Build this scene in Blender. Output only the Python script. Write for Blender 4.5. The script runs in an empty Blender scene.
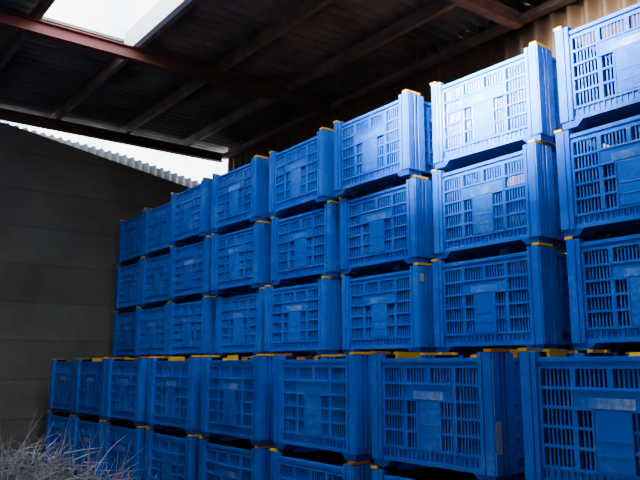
import bpy, bmesh, math, random
from mathutils import Vector, Matrix
random.seed(7)
scene=bpy.context.scene
COL=scene.collection
# ------------------------------------------------------------------ helpers
def link(o):
    COL.objects.link(o); return o
def mesh_obj(name,me,mat=None,parent=None):
    o=bpy.data.objects.new(name,me); link(o)
    if mat: me.materials.append(mat)
    if parent: o.parent=parent
    return o
class Boxes:
    def __init__(s): s.v=[];s.f=[]
    def box(s,x0,x1,y0,y1,z0,z1):
        n=len(s.v)
        s.v+=[(x0,y0,z0),(x1,y0,z0),(x1,y1,z0),(x0,y1,z0),(x0,y0,z1),(x1,y0,z1),(x1,y1,z1),(x0,y1,z1)]
        s.f+=[tuple(n+i for i in q) for q in ((0,3,2,1),(4,5,6,7),(0,1,5,4),(1,2,6,5),(2,3,7,6),(3,0,4,7))]
    def hexa(s,bot,top):
        n=len(s.v); s.v+=list(bot)+list(top)
        s.f+=[tuple(n+i for i in q) for q in ((0,3,2,1),(4,5,6,7),(0,1,5,4),(1,2,6,5),(2,3,7,6),(3,0,4,7))]
    def mesh(s,name):
        me=bpy.data.meshes.new(name); me.from_pydata(s.v,[],s.f); me.update(); return me
def nodes(name):
    m=bpy.data.materials.new(name); m.use_nodes=True
    nt=m.node_tree; b=nt.nodes["Principled BSDF"]
    return m,nt,b
def N(nt,t,**k):
    n=nt.nodes.new(t)
    for a,v in k.items():
        if a in n.inputs: n.inputs[a].default_value=v
        else: setattr(n,a,v)
    return n
def mixc(nt,fac,a,b):
    m=nt.nodes.new("ShaderNodeMix"); m.data_type='RGBA'
    L=nt.links
    if isinstance(fac,(int,float)): m.inputs[0].default_value=fac
    else: L.new(fac,m.inputs[0])
    for s,i in ((a,6),(b,7)):
        if isinstance(s,tuple): m.inputs[i].default_value=s
        else: L.new(s,m.inputs[i])
    return m.outputs[2]
def ramp(nt,src,stops):
    r=nt.nodes.new("ShaderNodeValToRGB"); nt.links.new(src,r.inputs[0])
    e=r.color_ramp.elements
    e[0].position,e[0].color=stops[0]; e[1].position,e[1].color=stops[-1]
    for p,c in stops[1:-1]:
        k=e.new(p); k.color=c
    return r.outputs[0]
def g(v): return (v,v,v,1)
# ------------------------------------------------------------------ materials
def plastic(name,c1,c2,dust,amt,rl=.3,rh=.5,spec=.5):
    m,nt,b=nodes(name); L=nt.links
    tc=N(nt,"ShaderNodeTexCoord"); oi=N(nt,"ShaderNodeObjectInfo")
    add=N(nt,"ShaderNodeVectorMath",operation='MULTIPLY_ADD')
    L.new(oi.outputs["Random"],add.inputs[0]); add.inputs[1].default_value=(17,31,11)
    L.new(tc.outputs["Object"],add.inputs[2])
    n1=N(nt,"ShaderNodeTexNoise",Scale=3.5,Detail=6.0,Roughness=.65); L.new(add.outputs[0],n1.inputs["Vector"])
    n2=N(nt,"ShaderNodeTexNoise",Scale=38.0,Detail=8.0,Roughness=.7); L.new(add.outputs[0],n2.inputs["Vector"])
    base=mixc(nt,oi.outputs["Random"],c1,c2)
    f1=ramp(nt,n1.outputs["Fac"],[(.45,g(0)),(.68,g(1))])
    f2=ramp(nt,n2.outputs["Fac"],[(.42,g(.15)),(.66,g(1))])
    mm=N(nt,"ShaderNodeMath",operation='MULTIPLY'); L.new(f1,mm.inputs[0]); L.new(f2,mm.inputs[1])
    m2=N(nt,"ShaderNodeMath",operation='MULTIPLY'); L.new(mm.outputs[0],m2.inputs[0]); m2.inputs[1].default_value=amt
    L.new(mixc(nt,m2.outputs[0],base,dust),b.inputs["Base Color"])
    r=N(nt,"ShaderNodeMapRange"); L.new(n2.outputs["Fac"],r.inputs[0]); r.inputs[3].default_value=rl; r.inputs[4].default_value=rh
    L.new(r.outputs[0],b.inputs["Roughness"])
    bp=N(nt,"ShaderNodeBump",Strength=.12,Distance=.004); L.new(n2.outputs["Fac"],bp.inputs["Height"]); L.new(bp.outputs[0],b.inputs["Normal"])
    b.inputs["Specular IOR Level"].default_value=spec
    return m
M_blue=plastic("blue_plastic",(0,.092,.60,1),(0,.140,.76,1),(.14,.40,.85,1),.55,.15,.27,.45)
M_inner=plastic("shade_dark_inner_plastic",(0,.005,.03,1),(0,.007,.036,1),(.008,.01,.02,1),.6,.6,.8,.1)  # near black: the shade inside the crate put into the colour
M_base=plastic("blue_base_plastic",(0,.05,.38,1),(0,.07,.45,1),(.06,.2,.5,1),.4,.3,.5,.3)
M_yel=plastic("yellow_plastic",(.85,.52,.02,1),(.9,.44,.015,1),(.4,.3,.1,1),.4)
M_org=plastic("orange_plastic",(.45,.09,.005,1),(.62,.22,.01,1),(.15,.05,.03,1),.8)
M_emb=plastic("worn_pale_print",(0,.12,.66,1),(.0,.15,.75,1),(.4,.65,1,1),.9)
M_emb2=plastic("dusty_pale_print",(.0,.14,.65,1),(.02,.19,.7,1),(.6,.75,.95,1),1.0,.4,.6)
M_lab=plastic("paper_label",(.40,.40,.38,1),(.5,.49,.46,1),(.2,.2,.2,1),.7)
def wallmat(name,c1,c2,scale,rough=.9,bump=.3,brick=False,paint=None):
    m,nt,b=nodes(name); L=nt.links
    tc=N(nt,"ShaderNodeTexCoord")
    n1=N(nt,"ShaderNodeTexNoise",Scale=scale,Detail=8.0,Roughness=.65); L.new(tc.outputs["Object"],n1.inputs["Vector"])
    n2=N(nt,"ShaderNodeTexNoise",Scale=scale*14,Detail=5.0); L.new(tc.outputs["Object"],n2.inputs["Vector"])
    c=mixc(nt,ramp(nt,n1.outputs["Fac"],[(.35,g(0)),(.68,g(1))]),c1,c2)
    if brick:
        sp=N(nt,"ShaderNodeSeparateXYZ"); L.new(tc.outputs["Object"],sp.inputs[0])
        cb=N(nt,"ShaderNodeCombineXYZ"); L.new(sp.outputs[1],cb.inputs[0]); L.new(sp.outputs[2],cb.inputs[1])
        bk=N(nt,"ShaderNodeTexBrick"); L.new(cb.outputs[0],bk.inputs["Vector"])
        bk.inputs["Color1"].default_value=g(1); bk.inputs["Color2"].default_value=g(.80); bk.inputs["Mortar"].default_value=g(.66)
        bk.inputs["Scale"].default_value=1; bk.inputs["Mortar Size"].default_value=.026; bk.inputs["Mortar Smooth"].default_value=1
        bk.inputs["Brick Width"].default_value=60; bk.inputs["Row Height"].default_value=.62
        mx=nt.nodes.new("ShaderNodeMix"); mx.data_type='RGBA'; mx.blend_type='MULTIPLY'; mx.inputs[0].default_value=1
        L.new(c,mx.inputs[6]); L.new(bk.outputs["Color"],mx.inputs[7]); c=mx.outputs[2]
    if paint:   # red paint, browner away from the skylight: its light put into the colour
        sp=N(nt,"ShaderNodeSeparateXYZ"); L.new(tc.outputs["Object"],sp.inputs[0])
        ad=N(nt,"ShaderNodeMath",operation='MULTIPLY_ADD'); L.new(n1.outputs["Fac"],ad.inputs[0]); ad.inputs[1].default_value=1.6; L.new(sp.outputs[1],ad.inputs[2])
        mr=N(nt,"ShaderNodeMapRange"); L.new(ad.outputs[0],mr.inputs[0]); mr.inputs[1].default_value=3.4; mr.inputs[2].default_value=4.8
        c=mixc(nt,mr.outputs[0],paint,c)
    L.new(c,b.inputs["Base Color"]); b.inputs["Roughness"].default_value=rough
    bp=N(nt,"ShaderNodeBump",Strength=bump,Distance=.01); L.new(n2.outputs["Fac"],bp.inputs["Height"]); L.new(bp.outputs[0],b.inputs["Normal"])
    return m
M_conc=wallmat("stained_concrete_blocks",(.11,.102,.09,1),(.18,.168,.15,1),.9,brick=True,bump=.5)
M_floor=wallmat("earth_floor",(.05,.048,.045,1),(.10,.09,.08,1),1.5)
M_roof=wallmat("fibre_cement_roof",(.07,.056,.052,1),(.19,.155,.14,1),1.6,bump=.3)
M_tan=wallmat("tan_corrugated",(.12,.058,.026,1),(.23,.13,.065,1),1.0,rough=.6)
M_red=wallmat("red_oxide_steel",(.10,.050,.040,1),(.06,.036,.030,1),1.2,rough=.6,bump=.15,paint=(.18,.024,.020,1))
M_rust=wallmat("rusty_brown_steel",(.10,.034,.028,1),(.06,.034,.03,1),1.2,rough=.6,bump=.15)
M_brown=wallmat("brown_timber",(.11,.068,.056,1),(.26,.175,.15,1),3.0,rough=.75)
M_white=wallmat("weathered_white_sheet",(.08,.085,.095,1),(.16,.17,.185,1),1.0)
M_lit_edge=wallmat("skylit_white_board",(.8,.8,.8,1),(.9,.9,.9,1),2.0)  # white stands for a purlin in full skylight, light put into colour
M_straw=wallmat("dry_stalks",(.16,.155,.165,1),(.50,.49,.52,1),4.0)
# ------------------------------------------------------------------ crate
W,D,H=1.06,.86,.785
PW=.10; ZB=.046
def face_parts(B,L,along,sign,off,center):
    def bx(a0,a1,d0,d1,z0,z1):
        lo=off-sign*d1; hi=off-sign*d0
        if lo>hi: lo,hi=hi,lo
        if along=='x': B.box(a0,a1,lo,hi,z0,z1)
        else: B.box(lo,hi,a0,a1,z0,z1)
    a=L/2-PW
    bx(-a,a,-.008,.022,.706,.732)            # top lip
    bx(-a,a,.012,.022,.684,.706)             # top recess band
    bx(-a,a,-.004,.022,.668,.684)
    bx(-a,a,-.006,.022,ZB+.002,.078)            # bottom lip
    bx(-a,a,.014,.022,.078,.134)
    for k in range(21):                     # small pockets along the skirt
        x=-a+(k+.5)*(2*a)/21
        bx(x-.005,x+.005,.000,.014,.078,.134)
    bx(-a,a,-.006,.022,.134,.152)
    Z0,Z1=.152,.668
    rows=5; rh=(Z1-Z0)/rows
    for k in range(1,rows): 
        z=Z0+k*rh; bx(-a,a,-.007,.016,z-.0085,z+.0085)
    gw=2*a/4
    for i in range(4):
        x0=-a+i*gw
        bx(x0-.017 if i else x0,x0+.017,-.009,.022,Z0,Z1)
        n=6
        for k in range(1,n+1):
            x=x0+.017+(gw-.034)*k/(n+1)
            bx(x-.0056,x+.0056,.003,.012,Z0,Z1)
    bx(a-.017,a,-.009,.022,Z0,Z1)
    if center:                              # T shaped solid plate
        z1=Z0+4*rh; zt=z1-.112
        w1,w2=gw*1.04,gw*.50
        bx(-w1,w1,-.010,.022,zt,z1)
        bx(-w2,w2,-.010,.022,Z0,zt)
        bx(-w1,w1,-.018,-.010,z1-.010,z1)
        for s in (-1,1):
            p,q=sorted((s*w1,s*(w1-.010))); bx(p,q,-.017,-.010,zt,z1)
            p,q=sorted((s*w2,s*(w2-.010))); bx(p,q,-.017,-.010,Z0,zt)
            p,q=sorted((s*w2,s*w1)); bx(p,q,-.017,-.010,zt,zt+.010)
        for k in (1,2): bx(-w2,w2,-.013,-.010,Z0+k*.075,Z0+k*.075+.006)
B=Boxes()
face_parts(B,W,'x',-1,-D/2+.020,True); face_parts(B,W,'x',1,D/2-.020,True)
face_parts(B,D,'y',1,W/2-.014,False); face_parts(B,D,'y',-1,-W/2+.014,False)
B.box(-W/2+.09,W/2-.09,D/2-.056,D/2-.044,ZB+.04,.69)     # solid inner skins, added so the slots read dark
B.box(-W/2+.038,-W/2+.046,-D/2+.10,D/2-.10,ZB+.04,.69)
for sx in (-1,1):
    for sy in (-1,1):
        cx,cy=sx*W/2,sy*D/2
        X0,X1=sorted((cx-sx*.006,cx-sx*PW)); Y0,Y1=sorted((cy-sy*.006,cy-sy*.040))
        B.box(X0,X1,Y0,Y1,ZB,.765)
        X0,X1=sorted((cx-sx*.008,cx-sx*.036)); Y0,Y1=sorted((cy-sy*.040,cy-sy*.20))
        B.box(X0,X1,Y0,Y1,ZB,.765)
        for a,w in ((.0,.060),(.074,.026)):
            q0,q1=sorted((cx-sx*a,cx-sx*(a+w))); r0,r1=sorted((cy+sy*.010,cy-sy*.012)); B.box(q0,q1,r0,r1,ZB+.004,.762)
        for a,w in ((.0,.060),(.080,.022),(.124,.076)):
            q0,q1=sorted((cx+sx*.010,cx-sx*.014)); r0,r1=sorted((cy-sy*a,cy-sy*(a+w))); B.box(q0,q1,r0,r1,ZB+.004,.762)
B.box(-W/2+.03,W/2-.03,-D/2+.036,D/2-.036,ZB+.023,ZB+.038)  # floor
me_body=B.mesh("crate_body")
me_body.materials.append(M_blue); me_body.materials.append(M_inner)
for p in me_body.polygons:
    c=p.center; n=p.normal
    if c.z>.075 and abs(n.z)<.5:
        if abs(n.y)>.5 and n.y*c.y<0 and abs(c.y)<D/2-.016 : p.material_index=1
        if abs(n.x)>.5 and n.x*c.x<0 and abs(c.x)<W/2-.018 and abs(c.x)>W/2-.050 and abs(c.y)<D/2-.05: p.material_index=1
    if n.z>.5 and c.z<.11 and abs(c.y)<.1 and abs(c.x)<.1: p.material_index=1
P=Boxes()
for sx in (-1,1):
    for y in (-D/2+.004,-.08,D/2-.164):
        xi=sx*(W/2-.17); xo=sx*(W/2-.004); xb=sx*(W/2-.12)
        a,b=sorted((xo,xb)); c,d=sorted((xo,xi))
        P.hexa([(a,y,.0),(b,y,.0),(b,y+.16,.0),(a,y+.16,.0)],[(c,y,ZB+.002),(d,y,ZB+.002),(d,y+.16,ZB+.002),(c,y+.16,ZB+.002)])
    x0,x1=sorted((sx*(W/2-.02),sx*(W/2-.11))); P.box(x0,x1,-D/2+.1,D/2-.1,.0,.02)
P.box(-.05,.05,-D/2+.25,D/2-.25,.0,ZB+.002)
P.box(-W/2+.03,W/2-.03,-D/2+.025,D/2-.025,ZB+.002,ZB+.023)
me_base=P.mesh("crate_base"); me_base.materials.append(M_base)
def cap_mesh(sx,sy,mat,tag):
    c=Boxes(); cx,cy=sx*(W/2+.011),sy*(D/2+.011)
    x0,x1=sorted((cx,cx-sx*.06)); y0,y1=sorted((cy,cy-sy*.04)); c.box(x0,x1,y0,y1,.7655,.7845)
    x0,x1=sorted((cx,cx-sx*.04)); y0,y1=sorted((cy-sy*.04,cy-sy*.17)); c.box(x0,x1,y0,y1,.7655,.7845)
    me=c.mesh("corner_cap_"+tag); me.materials.append(mat); return me
caps={}
for t,m in (("y",M_yel),("o",M_org)):
    caps[t]=[cap_mesh(sx,sy,m,t) for sx in (-1,1) for sy in (-1,1)]
Eb=Boxes(); Eb.box(-.13,.13,-D/2+.0070,-D/2+.0100,.466,.520)
me_emb=Eb.mesh("emblem"); me_emb.materials.append(M_emb)
me_emb2=Eb.mesh("emblem"); me_emb2.materials.append(M_emb2)
# orange / yellow stacking pieces on the low stacks
def rails():
    out=[]
    x=-W/2+.1+random.uniform(0,.2)
    while x<W/2-.2:
        R=Boxes()
        l=random.uniform(.08,.24); h=random.choice((.765,.778,.80))
        R.hexa([(x,D/2-.08,.732),(x+l,D/2-.08,.732),(x+l,D/2-.004,.732),(x,D/2-.004,.732)],[(x+.01,D/2-.07,h),(x+l-.015,D/2-.07,h),(x+l-.015,D/2-.01,h),(x+.01,D/2-.01,h)])
        me=R.mesh("rail"); me.materials.append(random.choice((M_org,M_org,M_org,M_yel))); out.append(("rail",me,"orange rail piece"))
        x+=l+random.uniform(.05,.24)
    if random.random()<.7:
        R=Boxes(); R.box(W/2-.060,W/2-.004,-D/2+.26,D/2-random.uniform(.25,.45),.731,.785); me=R.mesh("rail"); me.materials.append(M_org); out.append(("rail",me,"orange rail"))
    if random.random()<.5:
        R=Boxes(); R.box(-W/2+.004,-W/2+.050,-D/2+.21,D/2-random.uniform(.25,.5),.731,.782); me=R.mesh("rail"); me.materials.append(M_yel); out.append(("rail",me,"yellow rail"))
    return out
Lb=Boxes(); Lb.box(W/2+.010,W/2+.0125,-D/2+.008,-D/2+.056,.17,.36)
me_label=Lb.mesh("label"); me_label.materials.append(M_lab)
Lb=Boxes(); Lb.box(W/2+.010,W/2+.0125,-D/2+.008,-D/2+.055,.62,.69)
me_label2=Lb.mesh("label"); me_label2.materials.append(M_lab)
def part(nm,me,par):
    o=bpy.data.objects.new(nm,me); link(o); o.parent=par; return o
def crate(x,y,z,rz,label,group,capk,extra=(),emb=None):
    e=bpy.data.objects.new("plastic_crate",None); e.empty_display_size=.2; link(e)
    e.location=(x,y,z); e.rotation_euler=(0,0,rz)
    e["label"]=label; e["category"]="crate"; e["group"]=group
    b=part("crate_body",me_body,e)
    md=b.modifiers.new("bev",'BEVEL'); md.width=.004; md.segments=2; md.limit_method='ANGLE'
    part("pallet_base",me_base,e)
    for i in range(4): part("corner_cap",caps[capk[i]][i],e)
    part("emblem",emb or me_emb,e)
    for nm,me,lab in extra:
        o=part(nm,me,e)
        if lab: o["label"]=lab
    return e
XB,YB=-2.85,4.349; XF,YF=-2.576,3.449; S=1.267
labB=["blue slotted plastic pallet crate at the bottom of a tall stack",
"blue slotted plastic pallet crate low in a tall stack",
"blue slotted plastic pallet crate in the middle of a tall stack",
"blue slotted plastic pallet crate with yellow caps near a stack's top",
"blue slotted plastic pallet crate topping a tall stack, brightly lit"]
for i in range(8):
    cx=XB-i*S+W/2+{0:.03,1:.02,6:.08,7:.19}.get(i,0)
    dx=random.uniform(-.015,.015); cy=YB+D/2+{6:.06,7:.12}.get(i,0)
    for t in range(5):
        ex=[]
        lab=labB[t]
        if i==2 and t==2:
            ex=[("paper_label",me_label2,"small pale sticker")]; lab="blue slotted plastic pallet crate with a small sticker on its side"
        k=1.6 if t==4 else 1
        crate(cx+dx+random.uniform(-.024,.024)*(.6 if i>4 else 1),cy+random.uniform(-.045,.04)*k,t*H,math.radians(random.uniform(-1.8,1.8)*k),
              lab,"tall stacks of blue pallet crates",[random.choice("yyyyyy") for _ in range(4)],ex,me_emb2 if random.random()<.3 else None)
for i in range(8):
    cx=XF-i*S+W/2+{6:.12,7:.23}.get(i,.01)
    for t in range(2):
        ex=[]
        lab="blue slotted plastic pallet crate standing on the earth floor"
        if t==1:
            lab="blue slotted plastic pallet crate topping a low stack, orange rails above"
            ex=rails()
            if i==1:
                ex.append(("paper_label",me_label,"worn grey paper label")); lab="blue slotted plastic pallet crate with paper label on corner post"
        crate(cx+random.uniform(-.014,.014),YF+D/2-.055+random.uniform(-.015,.012),t*H,math.radians(random.uniform(-.7,.7)),
              lab,"low stacks of blue pallet crates",[random.choice("yyyo") for _ in range(4)],ex,me_emb2 if i in (0,1,3) else None)
# ------------------------------------------------------------------ room
XE=-12.0; XR=4.0; YW=6.83; YN=-4.5; ZR=5.80
def struct(o): o["kind"]="structure"; return o
def slab(name,x0,x1,y0,y1,z0,z1,mat):
    b=Boxes(); b.box(x0,x1,y0,y1,z0,z1); return struct(mesh_obj(name,b.mesh(name),mat))
slab("floor",XE-.25,XR+.2,YN-.2,YW+.2,-.12,0,M_floor)
slab("wall_right",XR,XR+.15,YN,YW,0,ZR,M_conc)
b=Boxes(); b.box(XE,-3.5,YN-.15,YN,0,ZR-.1); b.box(-2,XR,YN-.15,YN,0,ZR-.1); b.box(-3.5,-2,YN-.15,YN,2.3,ZR-.1)
struct(mesh_obj("wall_front",b.mesh("wall_front"),M_conc))
def ztop(y): return 5.41-max(0,y-2.60)*.170
me=bpy.data.meshes.new("wall_left")
v=[(YN,0),(YW,0),(YW,ztop(YW)),(2.60,ztop(2.60)),(YN,5.41)]
vs=[(XE-.2,a,c) for a,c in v]+[(XE,a,c) for a,c in v]
me.from_pydata(vs,[],[(0,1,2,3,4),(9,8,7,6,5)]+[(i,5+i,5+(i+1)%5,(i+1)%5) for i in range(5)])
struct(mesh_obj("wall_left",me,M_conc))
def corrugated(name,u0,u1,v0,v1,mapf,pitch=.146,amp=.026,holes=(),vsteps=1):
    nu=int((u1-u0)/pitch*8); vs=[];fs=[]
    vv=[v0+(v1-v0)*j/vsteps for j in range(vsteps+1)] if isinstance(vsteps,int) else vsteps
    for i in range(nu+1):
        u=u0+(u1-u0)*i/nu; d=amp*math.sin(2*math.pi*u/pitch)
        for q in vv: vs.append(mapf(u,q,d))
    m=len(vv)
    for i in range(nu):
        uc=u0+(u1-u0)*(i+.5)/nu
        for j in range(m-1):
            vc=(vv[j]+vv[j+1])/2
            if any(a<uc<b_ and c<vc<d_ for a,b_,c,d_ in holes): continue
            fs.append((i*m+j,(i+1)*m+j,(i+1)*m+j+1,i*m+j+1))
    me=bpy.data.meshes.new(name); me.from_pydata(vs,[],fs); me.update()
    for p_ in me.polygons: p_.use_smooth=True
    return me
struct(mesh_obj("wall_back",corrugated("wall_back",XE,XR,0,ZR+.02,lambda u,v,d:(u,YW+.03+d,v),pitch=.22,amp=.07),M_tan))
ys=[YN-.4,-2.7,-1.5,-.3,.9,2.16,3.38,4.6,5.85,YW+.3]
holes=[(-8.72,-5.3,2.16,3.38),(-4.6,-.8,2.16,3.38),(-4.2,-2.4,-1.5,-.3)]  # visible skylight first; the other two are unseen, added for light
roof=struct(mesh_obj("ceiling",corrugated("ceiling",XE-.7,XR+.2,0,0,lambda u,v,d:(u,v,ZR+d),pitch=.18,amp=.048,holes=holes,vsteps=ys),M_roof))
def thing(o,label,cat,group=None):
    o["label"]=label;o["category"]=cat
    if group:o["group"]=group
    return o
for y in (-2.7,-1.5,-.3,.9,2.1,3.42,4.65,5.87):
    b=Boxes(); b.box(XE-.5,XR,y-.035,y+.035,5.60,5.757)
    thing(mesh_obj("purlin",b.mesh("purlin"),M_brown),"weathered brown roof purlin under the corrugated sheets","beam","roof purlins")
b=Boxes(); b.box(-8.7,-5.3,3.310,3.384,5.60,5.90)  # added strip imitating the overexposed purlin edge
thing(mesh_obj("lit_edge_board",b.mesh("lit_edge_board"),M_lit_edge),"white board added for the skylit purlin edge","board")
b=Boxes(); b.box(XE,XR,YW-.18,YW-.06,5.52,5.60)
thing(mesh_obj("eaves_beam",b.mesh("eaves_beam"),M_brown),"dark brown beam along the top of the corrugated wall","beam")
for x in (-11.92,-8.45,-4.8,-1.2,2.4):
    b=Boxes(); y0,y1=YN+.02,YW-.185
    b.box(x-.06,x+.06,y0,y1,5.43,5.445); b.box(x-.06,x+.06,y0,y1,5.585,5.60); b.box(x-.008,x+.008,y0,y1,5.445,5.585)
    mt,lb=(M_brown,"weathered dark brown steel rafter under the roof")
    if x<-10: mt,lb=M_rust,"rusty brown steel rafter above the block wall"
    elif x<-8: mt,lb=M_red,"weathered steel rafter in red paint, coloured as lit by the skylight"
    thing(mesh_obj("rafter",b.mesh("rafter"),mt),lb,"beam","steel rafters")
    b=Boxes(); b.box(x-.05,x+.05,YN+.03,YN+.13,0,5.43); b.box(x-.07,x+.07,YN+.02,YN+.18,0,.015)
    thing(mesh_obj("steel_post",b.mesh("steel_post"),M_brown),"dark brown steel post holding up a rafter","post","steel posts")
# grey corrugated cladding of the building next door, seen through the gap under the roof
vs=[];fs=[];nu=400
for i in range(nu+1):
    y=.6+7*i/nu; d=.04*math.sin(2*math.pi*y/.16)
    zt=1.475+(ztop(y/1.1)-1.475)*1.1+.0+.085*max(0,min(y,5.2)-2.9)+.012*math.sin(2*math.pi*y/.16)
    vs+=[(XE-1.2+d,y,0),(XE-1.2+d,y,zt)]
for i in range(nu): fs.append((2*i,2*i+2,2*i+3,2*i+1))
me=bpy.data.meshes.new("cladding"); me.from_pydata(vs,[],fs)
thing(mesh_obj("corrugated_cladding",me,M_white),"grey weathered corrugated cladding outside beyond the block wall","cladding")
# ------------------------------------------------------------------ dry brush heap
vs=[];fs=[]
def stalk(p,d,L,r):
    d=Vector(d).normalized(); pts=[]
    q=Vector(p); bend=Vector((random.uniform(-.5,.5),random.uniform(-.5,.5),random.uniform(-.45,.1)))
    for k in range(5):
        pts.append(q.copy()); q=q+d*(L/4); d=(d+bend*.28).normalized()
    n0=len(vs)
    for k,a in enumerate(pts):
        t=(pts[min(k+1,4)]-pts[max(k-1,0)]).normalized(); s=t.cross(Vector((.3,.2,1))).normalized(); w=t.cross(s)
        rr=r*(1-.2*k)
        for j in range(3):
            an=j*2.094; vs.append(tuple(a+(s*math.cos(an)+w*math.sin(an))*rr))
    for k in range(4):
        for j in range(3):
            fs.append((n0+k*3+j,n0+k*3+(j+1)%3,n0+(k+1)*3+(j+1)%3,n0+(k+1)*3+j))
rtv=Vector((math.cos(.919),math.sin(.919),0)); fwv=Vector((-math.sin(.919),math.cos(.919),0))
for k in range(1300):
    a=max(-1.3,min(1.0,random.gauss(0,.5))); c=max(-.9,min(.9,random.gauss(0,.42)))
    cpos=fwv*(5.0+c)+rtv*(-2.02+a)
    hgt=.92*math.exp(-(a/1.15)**2-(c/1.1)**2)
    z=random.uniform(0,1)**.45*hgt
    if z<0.01: z=.01
    big=random.random()<.14
    stalk((cpos.x,cpos.y,z),(random.gauss(0,1),random.gauss(0,1),random.uniform(.3,2.4) if big else random.uniform(-.2,1.3)),random.uniform(.12,.28)*(1.4 if big else 1),random.uniform(.003,.0052)*(1.3 if big else 1))
for k in range(90):      # single long stems standing out of the heap
    a=random.uniform(-.4,.95); c=random.uniform(-.4,.4)
    cpos=fwv*(4.9+c)+rtv*(-2.02+a)
    stalk((cpos.x,cpos.y,.01+.32*math.exp(-(a/.8)**2)),(random.gauss(0,.25),random.gauss(0,.25),1.0),random.uniform(.5,.82),random.uniform(.0038,.006))
me=bpy.data.meshes.new("brush"); me.from_pydata(vs,[],fs)
o=thing(mesh_obj("dry_brush_heap",me,M_straw),"heap of dry grey weeds and twigs on the floor","dry grass"); o["kind"]="stuff"
# ------------------------------------------------------------------ light
w=bpy.data.worlds.new("World"); scene.world=w; w.use_nodes=True
wt=w.node_tree; bg=wt.nodes["Background"]; bg.inputs[1].default_value=9
tc=N(wt,"ShaderNodeTexCoord"); nz=N(wt,"ShaderNodeTexNoise",Scale=7.0,Detail=5.0); wt.links.new(tc.outputs["Generated"],nz.inputs["Vector"])
wt.links.new(ramp(wt,nz.outputs["Fac"],[(.40,(.40,.60,.88,1)),(.56,(.95,.98,1,1))]),bg.inputs[0])
def area(name,loc,tgt,sx,sy,e,col=(1,1,1),spread=180):
    l=bpy.data.lights.new(name,'AREA'); l.shape='RECTANGLE'; l.size=sx; l.size_y=sy; l.energy=e; l.color=col; l.spread=math.radians(spread)
    o=bpy.data.objects.new(name,l); link(o); o.location=loc
    o.rotation_euler=(Vector(tgt)-Vector(loc)).to_track_quat('-Z','Y').to_euler(); return o
area("added_top_crate_light",(-3.1,-.7,5.5),(-3.45,4.35,4.3),1.3,.5,560,(.95,.99,1),29)  # added lamp brightening the top crates, under an invented roof opening
area("added_skylight_light_near",(-2.9,2.7,6.05),(-3.2,3.8,0),3.2,1.1,85,(.9,.96,1))  # lamp for an unseen skylight added above the near crates
area("skylight_light_far",(-7.0,2.7,6.05),(-7.2,3.3,0),2.9,1.1,45,(.85,.94,1))
# ------------------------------------------------------------------ camera
cd=bpy.data.cameras.new("camera"); cd.sensor_width=36; cd.lens=705/640*36; cd.clip_start=.05
co=bpy.data.objects.new("camera",cd); link(co); co.location=(0,0,1.475)
co.rotation_euler=(math.pi/2+.175,0,.919)
scene.camera=co
